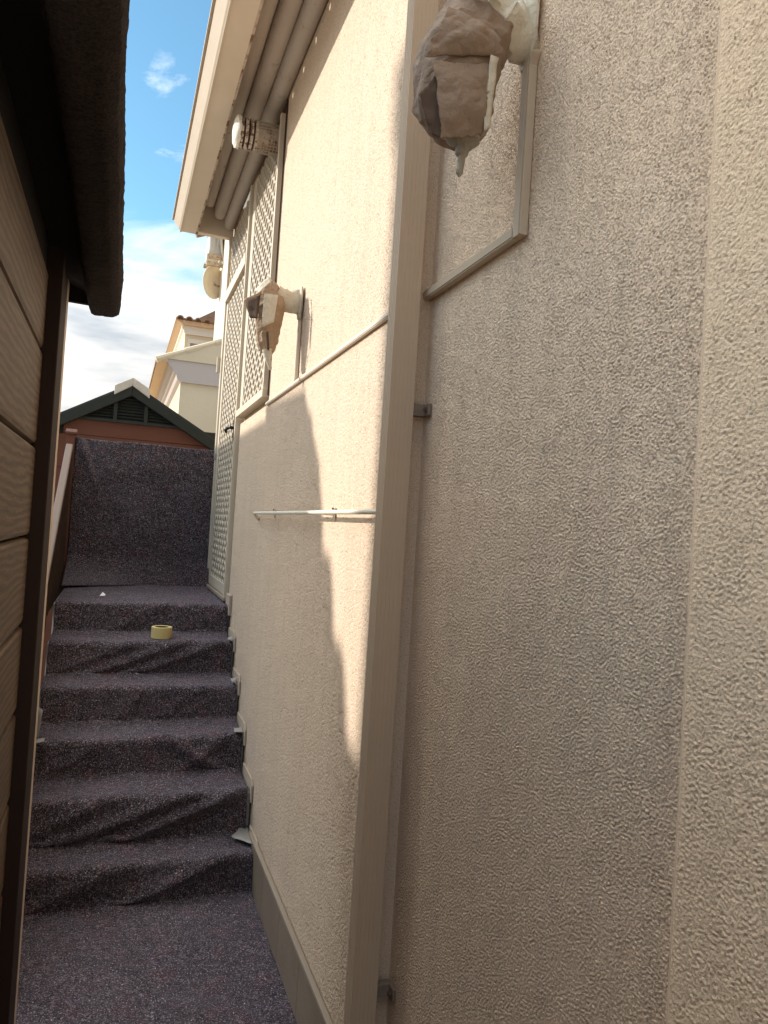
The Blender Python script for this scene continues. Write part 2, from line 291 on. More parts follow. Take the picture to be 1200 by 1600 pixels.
def grid(name, P, material, parent=None, smooth=True, origin=(0, 0, 0), thick=0, keep=None):   # P: array (n,m,3)
    n_, m_, _ = P.shape; idx = np.arange(n_*m_).reshape(n_, m_)
    F = np.stack([idx[:-1, :-1], idx[:-1, 1:], idx[1:, 1:], idx[1:, :-1]], -1).reshape(-1, 4)
    if keep:
        q_ = P.reshape(-1, 3)[F[:, 0]]; F = F[np.abs(q_[:, 2]) < keep(q_[:, 1])]
    me = bpy.data.meshes.new(name); L_ = root_loc(parent) if parent else Vector(origin)
    V = P.reshape(-1, 3)-np.array(L_)
    me.vertices.add(len(V)); me.vertices.foreach_set('co', V.ravel().astype(np.float32))
    me.loops.add(F.size); me.loops.foreach_set('vertex_index', F.ravel().astype(np.int32))
    me.polygons.add(len(F)); me.polygons.foreach_set('loop_start', np.arange(0, F.size, 4, dtype=np.int32)); me.polygons.foreach_set('loop_total', np.full(len(F), 4, dtype=np.int32))
    me.update(calc_edges=True); me.validate(); me.materials.append(material)
    me.polygons.foreach_set('use_smooth', [smooth]*len(me.polygons))
    o = bpy.data.objects.new(name, me); COL.objects.link(o)
    if parent: o.parent = parent
    else: o.location = L_
    if thick:
        md = o.modifiers.new('thickness', 'SOLIDIFY'); md.thickness = thick; md.offset = -1
    return o

XW, XN = .70, .735        # far wall face, recessed near wall face
G = -1.70                 # ground level

# ------------------------------------------------------------------ ground
b = MB().box(-300, 300, -300, 300, G-1, G); o = b.build('ground', M_ground); tag(o, kind='structure')

# ------------------------------------------------------------------ the house on the right
house = thing('house', (XW, 2.0, G), 'cream stuccoed house wall along the right side of the narrow passage', 'house')
zt = 2.46
# far wall is cut round the door and the shutter: pieces butt end to end
def stucco_field(n, m, cell, wl, seed):
    r_ = np.random.default_rng(seed); f = r_.standard_normal((n, m))
    fy = np.fft.fftfreq(n, cell)[:, None]; fx = np.fft.fftfreq(m, cell)[None, :]; q = np.hypot(fx, fy)
    F_ = np.fft.fft2(f)
    a = np.real(np.fft.ifft2(F_*np.exp(-((q-1/wl)/(.55/wl))**2))); a /= a.std()
    c = np.real(np.fft.ifft2(np.fft.fft2(r_.standard_normal((n, m)))*np.exp(-(q*.05)**2))); c /= c.std()
    h = .62*a-.38*np.maximum(0, -a)**1.6+.15
    return h*(1+.10*np.clip(c, -1.5, 1.5))
def stucco_wall(name, x, y0, y1, z0, z1, cell, wl, amp, seed, mt, keep=None):
    # keep: half height as a function of y; faces beyond it stay plain wall behind the coat
    n = int((z1-z0)/cell)+1; m = int((y1-y0)/cell)+1
    h = stucco_field(n, m, cell, wl, seed)
    P = np.zeros((n, m, 3)); P[..., 1] = np.linspace(y0, y1, m)[None, :]; P[..., 2] = np.linspace(z1, z0, n)[:, None]
    tp = np.ones(m); tp[:6] = np.linspace(0, .9, 6); tp[-6:] = np.linspace(.9, 0, 6); h = h*tp[None, :]
    P[..., 0] = x-amp*h
    g = grid(name, P, mt, house, True, keep=keep)
    return g
w_ = MB()
w_.box(XW+.006, .95, 1.786, 3.845, G, zt)                     # drainpipe to shutter
w_.box(XW+.006, .95, 3.845, 4.79, G, .604)                     # below the shutter
w_.box(.80, .95, 3.845, 4.79, .604, zt)                   # behind the shutter
w_.box(XW, .95, 4.79, 5.86, G, -.53)                     # under the door sill
w_.box(.80, .95, 4.79, 5.86, -.53, zt)
w_.box(XW+.01, .95, 5.86, 6.0, G, zt)
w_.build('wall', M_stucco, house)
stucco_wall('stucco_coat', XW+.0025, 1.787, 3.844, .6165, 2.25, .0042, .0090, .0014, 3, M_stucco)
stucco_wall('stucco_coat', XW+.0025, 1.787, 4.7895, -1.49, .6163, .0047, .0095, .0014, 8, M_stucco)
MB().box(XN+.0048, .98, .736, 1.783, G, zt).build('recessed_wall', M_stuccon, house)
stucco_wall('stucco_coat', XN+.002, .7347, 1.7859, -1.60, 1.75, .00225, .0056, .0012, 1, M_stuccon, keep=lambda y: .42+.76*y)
MB().box(.6768, 1.0, -4, .7325, G, zt).build('pilaster', M_stucco2, house)
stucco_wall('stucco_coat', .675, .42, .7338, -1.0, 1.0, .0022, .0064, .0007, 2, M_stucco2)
MB().box(.677, 1.0, .7327, .7345, G, zt).build('pilaster_edge', M_stucco2, house)
MB().box(.6742, .6768, .7318, .7350, G, zt).build('corner_bead', M_bead, house, bevel=.001)
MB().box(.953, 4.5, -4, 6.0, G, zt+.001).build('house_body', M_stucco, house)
# eave: gutter beam, slotted back board, rounded cornice rolls, end block, roof
Y0e, Y1e = 1.62, 5.87
MB().prism_y([(.31, 2.19), (.42, 2.19), (.42, 2.27), (.262, 2.27), (.252, 2.262), (.292, 2.205)], Y0e, Y1e).build('gutter_beam', M_paint, house)
MB().prism_y([(.238, 2.270), (.262, 2.270), (.262, 2.285), (.238, 2.285)], Y0e, Y1e+.01).build('gutter_lip', M_trunk, house)
MB().prism_y([(.300, 2.184), (.312, 2.184), (.312, 2.1895), (.300, 2.1895)], Y0e, Y1e+.002).build('drip_edge', M_white, house)
bb = MB(); bb.box(.42, .432, Y0e, Y1e, 2.19, 2.335)
bb.box(.42, .432, Y0e, Y1e, 2.369, 2.50)
ys = [Y0e]+[v for k in range(-6, 11) for v in (3.177+.237*k-.013, 3.177+.237*k+.013)]+[Y1e]
for k in range(0, len(ys)-1, 2):
    if ys[k+1] > ys[k]: bb.box(.42, .432, ys[k], ys[k+1], 2.335, 2.369)
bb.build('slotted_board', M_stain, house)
def roll(cx, cz, r, top, xr):
    p = [(cx+r*math.cos(a), cz+r*math.sin(a)) for a in [math.pi*(1+k/10) for k in range(11)]]
    return [(cx-r, top)]+p+[(xr, top)] if xr > cx+r else [(cx-r, top)]+p+[(cx+r, top)]
for k, (cx, cz, r, ye) in enumerate([(.665, 2.286, .044, 5.80), (.578, 2.334, .046, 5.74), (.487, 2.382, .046, 5.66)]):
    MB().prism_y(roll(cx, cz, r, 2.43, 0), Y0e, ye).build('cornice_moulding', M_cornice, house, smooth=True)
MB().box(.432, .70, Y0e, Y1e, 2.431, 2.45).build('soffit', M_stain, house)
MB().box(.42, .70, 5.812, Y1e, 2.19, 2.43).build('eave_end', M_paint, house)
rf = MB()
ny = 220; prof = [(Y0e+(Y1e+.05-Y0e)*k/ny, .03*abs(math.sin(math.pi*(Y0e+4.3*k/ny)/.22))) for k in range(ny+1)]
vs = []; 
for x, z in ((.36, 2.46), (4.5, 4.0)):
    vs += [(x, y, z+.03+h) for y, h in prof]
rf.add(vs, [(k, ny+1+k, ny+2+k, k+1) for k in range(ny)])
rf.add([(.36, Y0e, 2.462), (.36, Y1e, 2.462), (4.5, Y1e, 4.0), (4.5, Y0e, 4.0)], [(0, 1, 2, 3)])
rf.build('roof_tiles', M_terra, house)
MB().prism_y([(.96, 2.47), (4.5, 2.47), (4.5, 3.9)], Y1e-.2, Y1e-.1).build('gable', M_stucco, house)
# skirting tiles on the passage floor, with a paler top edge
y = 3.46
while y > -1:
    if y > .9:
        xa = XN if y <= 1.9 else XW
    y2 = y-.33
    xf = XW if y2 > 1.75 else (XN if y2 > .74 else .675)
    MB().box(xf-.017, xf-.0005, y2+.0025, y, G, -1.489).build('skirting_tile', M_tile, house, bevel=.0015)
    y = y2
MB().box(XW-.020, XW-.0005, 1.79, 3.50, -1.488, -1.473).build('skirting_cap', M_capt, house, bevel=.003)
MB().box(XN-.020, XN-.0005, .736, 1.785, -1.488, -1.473).build('skirting_cap', M_capt, house, bevel=.003)
# stepped skirting plates beside the treads
NY = [3.38, 3.60, 3.88, 4.155, 4.42, 4.685]; NZ = [-1.52, -1.31, -1.12, -.925, -.73, -.54]
for k in range(5):
    ya, yb = NY[k], NY[k+1]; z0 = NZ[k]; z1 = NZ[k+1]
    MB().prism_x([(ya-.045, z0-.05), (ya-.045, z0+.030), (ya-.015, z0+.058), (yb-.050, z0+.058), (yb-.050, z0-.05)], XW-.009, XW-.0005).build('step_skirting', M_smooth, house, bevel=.001)
MB().box(XW-.016, XW-.0005, 4.63, 4.79, -.60, -.475).build('step_skirting', M_smooth, house, bevel=.001)

# ---- grilles: closed security door and the shutter beside it (parts of the house, bars are sub-parts)
def wavy_bar(y, z0, z1, phase, amp, lam, x0, x1, wd=.0155):
    mb = MB(); n_ = max(4, int((z1-z0)/(lam/8))); vs = []
    for k in range(n_+1):
        z = z0+(z1-z0)*k/n_; yy = y+amp*math.sin(2*math.pi*(z-z0)/lam+phase)
        vs += [(x0, yy-wd, z), (x0, yy+wd, z), (x1, yy+wd, z), (x1, yy-wd, z)]
    fs = [(4*k+j, 4*k+(j+1) % 4, 4*k+4+(j+1) % 4, 4*k+4+j) for k in range(n_) for j in range(4)]
    mb.add(vs, fs); return mb
def lattice(par, y0, y1, z0, z1, x0, x1, pitch=.060, lam=.088):
    n_ = int(round((y1-y0)/pitch)); p = (y1-y0)/n_
    for k in range(n_):
        wavy_bar(y0+p*(k+.5), z0, z1, math.pi*(k % 2), p*.40, lam, x0, x1).build('lattice_bar', M_lattice, par)
door = MB().box(.705, .735, 5.735, 5.858, -.505, 2.19).build('door', M_white, house)
def sub(par, name, mt, *a, bevel=.002): return MB().box(*a).build(name, mt, par, bevel=bevel)
tag(door, 'tall beige lattice security door at the top of the steps')
sub(door, 'door_frame', M_white, .672, .704, 5.80, 5.858, -.525, 2.188)
sub(door, 'door_frame', M_white, .672, .735, 4.815, 4.845, -.525, 2.188)
sub(door, 'door_stile', M_lattice, .684, .704, 5.715, 5.797, -.50, 1.655)
sub(door, 'door_stile', M_lattice, .684, .715, 4.848, 4.925, -.50, 1.655)
sub(door, 'bottom_rail', M_lattice, .684, .715, 4.926, 5.714, -.50, -.43)
sub(door, 'transom', M_white, .668, .735, 4.847, 5.798, 1.675, 1.755)
sub(door, 'door_sill', M_capt, .668, .7995, 4.79, 5.858, -.529, -.506, bevel=.003)
sub(door, 'door_panel', M_latback, .724, .735, 4.846, 5.734, -.50, 1.658)
sub(door, 'fanlight_panel', M_latback, .724, .735, 4.846, 5.734, 1.767, 2.19)
lattice(door, 4.927, 5.713, -.428, 1.653, .690, .708)
lattice(door, 4.85, 5.79, 1.768, 2.187, .690, .708)
h = MB(); h.tube([(.684, 4.90, .60), (.655, 4.90, .602), (.645, 4.93, .604), (.645, 5.06, .600), (.652, 5.075, .590)], .011, 8)
h.box(.676, .6838, 4.87, 4.92, .52, .68); h.build('door_handle', M_black, door, smooth=True)
for z in (-.36, .34, 1.2):
    MB().tube([(.655, 5.868, z-.06), (.655, 5.868, z+.06)], .011, 8).box(.655, .70, 5.860, 5.866, z-.06, z+.06).build('hinge', M_lattice, door)
win = MB().box(.724, .7995, 3.905, 4.788, .605, 2.19).build('shutter', M_latback, house)
tag(win, 'beige lattice window shutter right of the security door')
sub(win, 'shutter_frame', M_white, .676, .722, 3.893, 3.922, .700, 2.19)
sub(win, 'shutter_frame', M_lattice, .690, .722, 4.735, 4.787, .700, 2.19)
sub(win, 'window_sill', M_white, .668, .722, 3.86, 4.788, .655, .698)
sub(win, 'shutter_stile', M_lattice, .690, .716, 3.9225, 3.965, .70, 2.19)
sub(win, 'shutter_stile', M_lattice, .690, .716, 4.685, 4.734, .70, 2.19)
lattice(win, 3.967, 4.683, .70, 2.188, .694, .712)
MB().box(  .79, .799, 3.846, 3.892, .625, 2.24).build('dark_gap', M_black, win)
MB().box(.692, .6995, 3.836, 3.844, .66, 2.235).build('dark_edge', mat('brown_edge', (.05, .028, .018), .8), win)  # thin dark brown strip along the near side of the shutter

# ------------------------------------------------------------------ drainpipe: ribbed square section
dp = thing('drainpipe', (.66, 1.78, G), 'square beige ribbed drainpipe running down the wall corner from top to bottom', 'drainpipe')
xo, xi, yn, yf = .627, .693, 1.750, 1.806
pts = []
nr = 5
for k in range(nr):        # -X face, ribs
    a = yf-(yf-yn)*k/nr; c = yf-(yf-yn)*(k+.72)/nr; e = yf-(yf-yn)*(k+1)/nr
    pts += [(xo, a), (xo, c), (xo+.003, c-.0008), (xo+.003, e+.0008)]
nr = 6
for k in range(nr):
    a = xo+(xi-xo)*k/nr; c = xo+(xi-xo)*(k+.8)/nr; e = xo+(xi-xo)*(k+1)/nr
    pts += [(a, yn), (c, yn), (c+.0006, yn+.0006), (e-.0006, yn+.0006)]
pts += [(xi, yn), (xi, yf)]
MB().prism_z(pts, G+.02, 2.3).build('pipe', M_pipe, dp)
for z in (.312, -1.17):
    c = MB(); c.box(.694, .7345, 1.757, 1.778, z-.016, z+.016); c.box(.7262, .7348, 1.73, 1.756, z-.016, z+.016)
    cl = c.build('pipe_clip', M_clip, dp, bevel=.002)
    MB().tube([(.7258, 1.743, z), (.719, 1.743, z)], [.0065, .005], 8).build('screw', M_rust, cl)
MB().prism_z([(xo-.003, yn-.003), (xi, yn-.003), (xi, yf+.003), (xo-.003, yf+.003)], 1.55, 1.60).build('collar', M_pipe, dp, bevel=.002)

# ------------------------------------------------------------------ cable trunking
def trunk(name, segs, label, mt=None):
    mt = mt or M_trunk
    t = thing(name, segs[0][0:6:2], label, 'trunking', 'cable trunking on the house wall')
    for s_ in segs:
        MB().box(*s_).build('channel', mt, t, bevel=.0015)
        x0, x1, y0, y1, z0, z1 = s_
        if z1-z0 > y1-y0: MB().box(x0-.0018, x0-.0003, y0+.004, y1-.004, z0, z1).build('lid', mt, t)
        else: MB().box(x0-.0018, x0-.0003, y0, y1, z0+.004, z1-.004).build('lid', mt, t)
    return t
trunk('cable_trunking', [(XN-.019, XN-.0004, 1.293, 1.322, .606, .985), (XN-.0188, XN-.0004, 1.3225, 1.786, .606, .631)], 'grey cable trunking dropping from the near wrapped lamp and turning along the shaded wall')
trunk('cable_trunking', [(XW-.012, XW-.0004, 1.787, 3.855, .608, .6245)], 'long thin cable trunking sloping across the sunlit wall up to the shutter sill', M_paint)  # paler than the near run, sunlight put into the colour
trunk('cable_trunking', [(XW-.014, XW-.0004, 3.165, 3.185, .625, .93)], 'short upright cable trunking below the sunlit wrapped lamp by the shutter', M_paint)  # same paler colour with the sunlight in it

# ------------------------------------------------------------------ wrapped wall lamps
def lamp(loc, label, rings, sides, seed, km, flap):
    """rings: (dz, left reach, right reach) in the plane across the passage, origin at the wall mount"""
    t = thing('wall_lamp', loc, label, 'wall lamp', 'wall lamps wrapped in paper for painting')
    X, Y, Z = loc; rs = random.Random(seed)
    zs = [r_[0] for r_ in rings]; xl_ = [r_[1] for r_ in rings]; xr_ = [r_[2] for r_ in rings]
    NR, NC = 110, 120; vs = []
    cr1, cr2 = sides
    for k in range(NR):
        f_ = k/(NR-1); dz = zs[0]+(zs[-1]-zs[0])*f_
        xl = np.interp(-dz, [-z for z in zs], xl_); xr = np.interp(-dz, [-z for z in zs], xr_)
        cx = (xl+xr)/2; hx = (xr-xl)/2; hy = hx*.92
        for j in range(NC):
            a = 2*math.pi*j/NC; c_, s_ = math.cos(a), math.sin(a); q = (abs(c_)**2.6+abs(s_)**2.6)**(-1/2.6)
            p = Vector((hx*c_*q, hy*s_*q, dz))
            sd_ = Vector((seed, seed*2.1, 0))
            w1 = Vector((p.x*15, p.y*15, p.z*10)); w2 = p*36
            n1_ = noise.noise(w1+sd_+.5*noise.noise_vector(w1*.7+sd_)); n2_ = noise.noise(w2+sd_+.6*noise.noise_vector(w2*.5))
            d = cr1*(.35-2.2*abs(n1_))+cr2*(.3-2*abs(n2_))
            e_ = min(1, f_*12+.35, (1-f_)*8+.35)
            gat = .25+.75*max((1-f_*3) if f_ < .33 else 0, (f_-.62)/.38 if f_ > .62 else 0)
            d += gat*.0075*(.35-abs(math.sin(4.5*a+2.2*n1_+1.5*f_+seed)))+.004*(.3-abs(math.sin(2.5*a+9*f_+seed+1.5*n2_)))
            ps = p*1.0; nrm = Vector((p.x, p.y, 0)); nrm = nrm.normalized() if nrm.length > 1e-5 else Vector((1, 0, 0))
            ps += nrm*d*e_; ps.z += .004*n1_
            vs.append((X+cx+ps.x, Y+ps.y, Z+ps.z))
    fs = [(k*NC+j, (k+1)*NC+j, (k+1)*NC+(j+1) % NC, k*NC+(j+1) % NC) for k in range(NR-1) for j in range(NC)]
    top = len(vs); vs += [(X+(rings[0][1]+rings[0][2])/2, Y, Z+rings[0][0]+.004), (X+(rings[-1][1]+rings[-1][2])/2, Y, Z+rings[-1][0]-.003)]
    for j in range(NC): fs.append((top, j, (j+1) % NC)); fs.append((top+1, (NR-1)*NC+(j+1) % NC, (NR-1)*NC+j))
    pp = MB().add(vs, fs).build('paper_wrap', km, t)
    pp.data.polygons.foreach_set('use_smooth', [True]*len(pp.data.polygons))
    return t, X, Y, Z
def crumpled(mb_pts, n1_, n2_, amp, seed, name, mt, par, thick=.0015, bow=0):
    """bilinear patch of four corners, crumpled"""
    A, B, C_, D = map(np.array, mb_pts); P = np.zeros((n1_, n2_, 3)); nn = np.cross(B-A, D-A); nn = nn/np.linalg.norm(nn)
    for i in range(n1_):
        for j in range(n2_):
            u, v = i/(n1_-1), j/(n2_-1)
            if n1_ > 20: u += .05*noise.noise(Vector((v*5, seed, 0)))*(1 if i in (0, n1_-1) else 0)+.035*noise.noise(Vector((v*4, u*2, seed))); v += .05*noise.noise(Vector((u*5, seed+4, 0)))
            p = (1-u)*(1-v)*A+u*(1-v)*B+u*v*C_+(1-u)*v*D
            q = (.3-2*abs(noise.noise(Vector(p*17)+Vector((seed, 0, 0)))))*1.1+.5*(.3-2*abs(noise.noise(Vector(p*40)+Vector((seed, 3, 0)))))
            P[i, j] = p+nn*amp*q+np.array((0, -bow*(math.sin(math.pi*v)**.8)*(.35+.65*math.sin(math.pi*min(1, u*1.0+.0))), 0))
    return grid(name, P, mt, par, smooth=True, thick=thick)

# near, shaded lamp (close to the camera)
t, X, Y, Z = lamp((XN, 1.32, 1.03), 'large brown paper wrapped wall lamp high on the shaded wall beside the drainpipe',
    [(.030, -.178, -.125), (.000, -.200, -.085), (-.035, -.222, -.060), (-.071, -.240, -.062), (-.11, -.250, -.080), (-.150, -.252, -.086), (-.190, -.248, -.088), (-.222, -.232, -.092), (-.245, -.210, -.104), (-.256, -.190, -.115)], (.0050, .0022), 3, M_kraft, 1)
X, Y, Z = XN, 1.32, 1.03
def pc(x, y, z): return (X+x, y, Z+z)      # points measured in the plane y
crumpled([pc(-.248, 1.243, -.166), pc(-.134, 1.238, -.144), pc(-.136, 1.252, -.276), pc(-.220, 1.252, -.300)], 60, 44, .0042, 2, 'paper_flap', M_kraft, t, bow=.020)
crumpled([pc(-.264, 1.262, -.222), pc(-.240, 1.243, -.192), pc(-.214, 1.250, -.300), pc(-.232, 1.262, -.290)], 26, 16, .005, 5, 'fold_shade_sheet', M_kdark, t)  # dark sheet standing for the shaded hollow of the fold
crumpled([pc(-.222, 1.250, -.055), pc(-.134, 1.246, -.060), pc(-.108, 1.236, -.120), pc(-.262, 1.246, -.160)], 54, 50, .0055, 8, 'paper_flap', M_kraft, t, bow=.022)
crumpled([pc(-.137, 1.232, -.130), pc(-.119, 1.236, -.130), pc(-.124, 1.240, -.262), pc(-.138, 1.238, -.272)], 4, 14, .003, 3, 'tape_strip', M_tape, t)
def lump(par, name, mt, pts, rad, seed, amp, n=14, seg=10):
    """irregular tube along pts (taped arm or mount)"""
    pts = [Vector(p) for p in pts]; mb = MB(); vs = []; K = (len(pts)-1)*seg
    for k in range(K+1):
        f = k/K*(len(pts)-1); i = min(int(f), len(pts)-2); q = f-i; p = pts[i].lerp(pts[i+1], q)
        ra = rad[i]; rb = rad[i+1]; rx = ra[0]+(rb[0]-ra[0])*q; rz = ra[1]+(rb[1]-ra[1])*q
        d = (pts[i+1]-pts[i]).normalized(); a = d.cross(Vector((0, 1, 0))); a = a.normalized() if a.length > .1 else Vector((1, 0, 0)); b_ = Vector((0, 1, 0))
        for j in range(n):
            an = 2*math.pi*j/n; v = p+a*math.cos(an)*rz+b_*math.sin(an)*rx
            v += (v-p).normalized()*amp*(noise.noise(v*38+Vector((seed, 0, 0)))+.6*noise.noise(v*95))
            vs.append(v)
    fs = [(k*n+j, k*n+(j+1) % n, (k+1)*n+(j+1) % n, (k+1)*n+j) for k in range(K) for j in range(n)]
    fs += [tuple(range(n-1, -1, -1)), tuple(K*n+j for j in range(n))]
    o_ = mb.add(vs, fs).build(name, mt, par, smooth=True); return o_
lump(t, 'taped_arm', M_tape, [(X-.013, Y, Z+.000), (X-.045, Y-.010, Z-.015), (X-.085, Y-.030, Z-.012), (X-.125, Y-.015, Z+.010)], [(.026, .066), (.032, .055), (.040, .050), (.040, .022)], 1, .010, 18, 8)
lump(t, 'taped_mount', M_tape, [(X-.012, Y+.002, Z+.11), (X-.014, Y, Z+.06), (X-.014, Y, Z-.03), (X-.012, Y-.002, Z-.075)], [(.030, .008), (.040, .013), (.036, .013), (.017, .010)], 4, .004, 18, 8)
crumpled([(X-.020, Y-.042, Z-.058), (X-.0005, Y-.040, Z-.052), (X-.0005, Y-.018, Z-.088), (X-.020, Y-.020, Z-.085)], 6, 6, .003, 9, 'grey_tape_end', M_trunk, t)
crumpled([(X-.20, Y-.050, Z+.020), (X-.115, Y-.062, Z+.026), (X-.110, Y-.082, Z-.010), (X-.175, Y-.080, Z-.006)], 8, 6, .004, 12, 'tape_strip', M_tape, t)
lump(t, 'taped_bottom', M_tapeb, [(X-.152, Y-.010, Z-.240), (X-.150, Y-.015, Z-.262), (X-.150, Y-.015, Z-.278)], [(.048, .050), (.032, .034), (.012, .012)], 7, .010, 16, 7)
lump(t, 'finial', M_tapeb, [(X-.150, Y-.015, Z-.272), (X-.150, Y-.015, Z-.289), (X-.150, Y-.015, Z-.294), (X-.153, Y-.015, Z-.326), (X-.153, Y-.015, Z-.334)], [(.015, .015), (.013, .013), (.0075, .0075), (.0065, .0065), (.002, .002)], 2, .0015, 12, 5)

# far, sunlit lamp
X, Y, Z = XW, 3.17, .975
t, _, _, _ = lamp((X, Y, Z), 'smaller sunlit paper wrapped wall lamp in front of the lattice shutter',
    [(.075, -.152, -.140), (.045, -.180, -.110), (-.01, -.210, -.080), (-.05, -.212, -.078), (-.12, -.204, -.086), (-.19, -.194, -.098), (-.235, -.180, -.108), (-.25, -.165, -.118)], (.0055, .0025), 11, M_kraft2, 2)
crumpled([(X-.258, Y-.03, Z-.045), (X-.200, Y-.08, Z-.022), (X-.205, Y-.07, Z-.125), (X-.232, Y-.045, Z-.120)], 6, 8, .005, 3, 'fold_shade_sheet', M_kdark, t)
crumpled([(X-.262, Y-.045, Z-.045), (X-.198, Y-.088, Z-.012), (X-.198, Y-.088, Z-.026), (X-.262, Y-.045, Z-.054)], 6, 4, .003, 4, 'paper_flap', M_kraft2, t)
crumpled([(X-.186, Y-.093, Z-.02), (X-.128, Y-.093, Z-.018), (X-.138, Y-.090, Z-.135), (X-.188, Y-.090, Z-.165)], 7, 9, .004, 6, 'tape_strip', M_tape, t)
crumpled([(X-.222, Y-.06, Z-.005), (X-.165, Y-.05, Z+.070), (X-.155, Y-.075, Z+.045), (X-.205, Y-.085, Z-.020)], 7, 6, .004, 8, 'paper_flap', M_tape, t)
crumpled([(X-.166, Y-.076, Z-.175), (X-.156, Y-.078, Z-.172), (X-.142, Y-.055, Z-.248), (X-.152, Y-.055, Z-.245)], 5, 8, .004, 7, 'fold_shade_sheet', M_kdark, t)
lump(t, 'taped_arm', M_tape, [(X-.012, Y, Z-.005), (X-.06, Y, Z-.012), (X-.12, Y-.01, Z+.012)], [(.026, .056), (.030, .050), (.034, .040)], 5, .008, 16, 8)
lump(t, 'taped_mount', M_tape, [(X-.011, Y, Z+.060), (X-.013, Y, Z+.02), (X-.013, Y, Z-.05), (X-.011, Y, Z-.08)], [(.024, .007), (.034, .011), (.030, .011), (.014, .008)], 6, .004, 16, 6)
lump(t, 'finial', M_tape, [(X-.150, Y-.03, Z-.24), (X-.140, Y-.03, Z-.285), (X-.128, Y-.03, Z-.325)], [(.022, .022), (.012, .012), (.005, .005)], 8, .004, 10, 6)

# ------------------------------------------------------------------ boiler flue terminal under the eave
fl = thing('flue_terminal', (.69, 4.0, 2.06), 'corroded white ribbed flue with wire mesh guard sticking out under the eave', 'flue')
def disc_tube(mb, x0, x1, r, n=20, y=4.0, z=2.085):
    vs = [(x, y+r*math.cos(2*math.pi*j/n), z+r*math.sin(2*math.pi*j/n)) for x in (x0, x1) for j in range(n)]
    mb.add(vs, [(j, (j+1) % n, n+(j+1) % n, n+j) for j in range(n)]+[tuple(range(n-1, -1, -1)), tuple(range(n, 2*n))]); return mb
disc_tube(MB(), .56, .72, .062).build('flue_pipe', M_stain, fl, smooth=True)
for k in range(4):
    disc_tube(MB(), .475+.026*k, .490+.026*k, .082-.003*(k % 2)).build('flue_rib', M_flue, fl, smooth=True)
disc_tube(MB(), .470, .565, .066).build('flue_core', M_rust, fl)
lump(fl, 'flue_cap', M_fluew, [(.476, 4.0, 2.085), (.462, 4.0, 2.085), (.447, 4.0, 2.085), (.440, 4.0, 2.085)], [(.085, .085), (.082, .082), (.062, .062), (.02, .02)], 3, .010, 20, 3)
gm = MB()
for k in range(9):
    x = .555+.017*k
    gm.tube([(x, 4.0+.079*math.cos(a), 2.085+.079*math.sin(a)) for a in [2*math.pi*j/20 for j in range(21)]], .0014, 4, False)
for j in range(28):
    a = 2*math.pi*j/28; gm.tube([(.552, 4.0+.079*math.cos(a), 2.085+.079*math.sin(a)), (.70, 4.0+.079*math.cos(a), 2.085+.079*math.sin(a))], .0014, 4, False)
gm.build('wire_guard', M_mesh, fl)

# ------------------------------------------------------------------ thin rod fixed along the wall
rd = thing('wall_rod', (.66, 3.0, .04), 'thin cream rod fixed level along the wall, half in sun', 'rod')
MB().tube([(.699, 3.90, .008), (.690, 3.88, .014), (.672, 3.86, .036), (.664, 3.83, .039), (.662, 3.0, .041), (.660, 1.83, .045)], .0075, 10).build('rod', M_rod, rd, smooth=True)
for y in (3.47, 2.44):
    MB().box(.664, .6995, y-.006, y+.006, .034, .046).box(.694, .6995, y-.008, y+.008, .02, .062).build('rod_clip', M_rod, rd, bevel=.001)
    MB().tube([(.6935, y, .058), (.689, y, .058)], .004, 6).build('screw', M_rust, rd)

# ------------------------------------------------------------------ staircase
st = thing('staircase', (.2, 3.4, G), 'six concrete steps and landing hidden under the dark fleece', 'stairs')
XL = -.32
for k in range(6):
    MB().box(XL, XW-.002, NY[k], NY[k+1] if k < 5 else 5.80, G, NZ[k]-.012).build('step' if k < 5 else 'landing', M_conc, st, bevel=.006)
# parapet panel at the end of the landing
pa = thing('parapet', (.2, 5.9, G), 'low panel closing the back of the landing behind the hanging fleece', 'parapet')
MB().box(-.34, .70, 5.872, 5.92, G, .505).build('panel', M_rail, pa)
MB().box(-.345, .70, 5.865, 5.927, .5052, .512).build('coping', M_brown, pa)

def nz(x, y, z, s): return noise.noise(Vector((x*s, y*s, z*s)))
# fleece over floor, steps and landing
prof = [(-.6, G+.008), (3.33, G+.008)]
cur = [(y, z) for y, z in prof]
for k in range(6):
    yb = NY[k]-.018; cur.append((yb-.004, (NZ[k-1] if k else G)+.012)); cur.append((yb, NZ[k]-.012)); cur.append((yb+.015, NZ[k]+.002))
cur += [(5.50, -.537), (5.84, -.530)]
cur = np.array(cur); seg = np.linalg.norm(np.diff(cur, axis=0), axis=1); cs = np.r_[0, np.cumsum(seg)]
ds = .0095; sN = int((cs[-1])/ds); ss = np.linspace(0, cs[-1], sN)
py = np.interp(ss, cs, cur[:, 0]); pz = np.interp(ss, cs, cur[:, 1])
ker = np.exp(-.5*(np.arange(-4, 5)/1.6)**2); ker /= ker.sum()
py = np.convolve(np.pad(py, 4, 'edge'), ker, 'valid'); pz = np.convolve(np.pad(pz, 4, 'edge'), ker, 'valid')
ty = np.gradient(py); tz = np.gradient(pz); ln = np.hypot(ty, tz); ny_, nz_ = -tz/ln, ty/ln
xs = np.linspace(-.31, .686, 104)
P = np.zeros((sN, len(xs), 3))
folds = []   # (riser index, x at top, slope dx per dz, amp, width)
rf_ = random.Random(4)
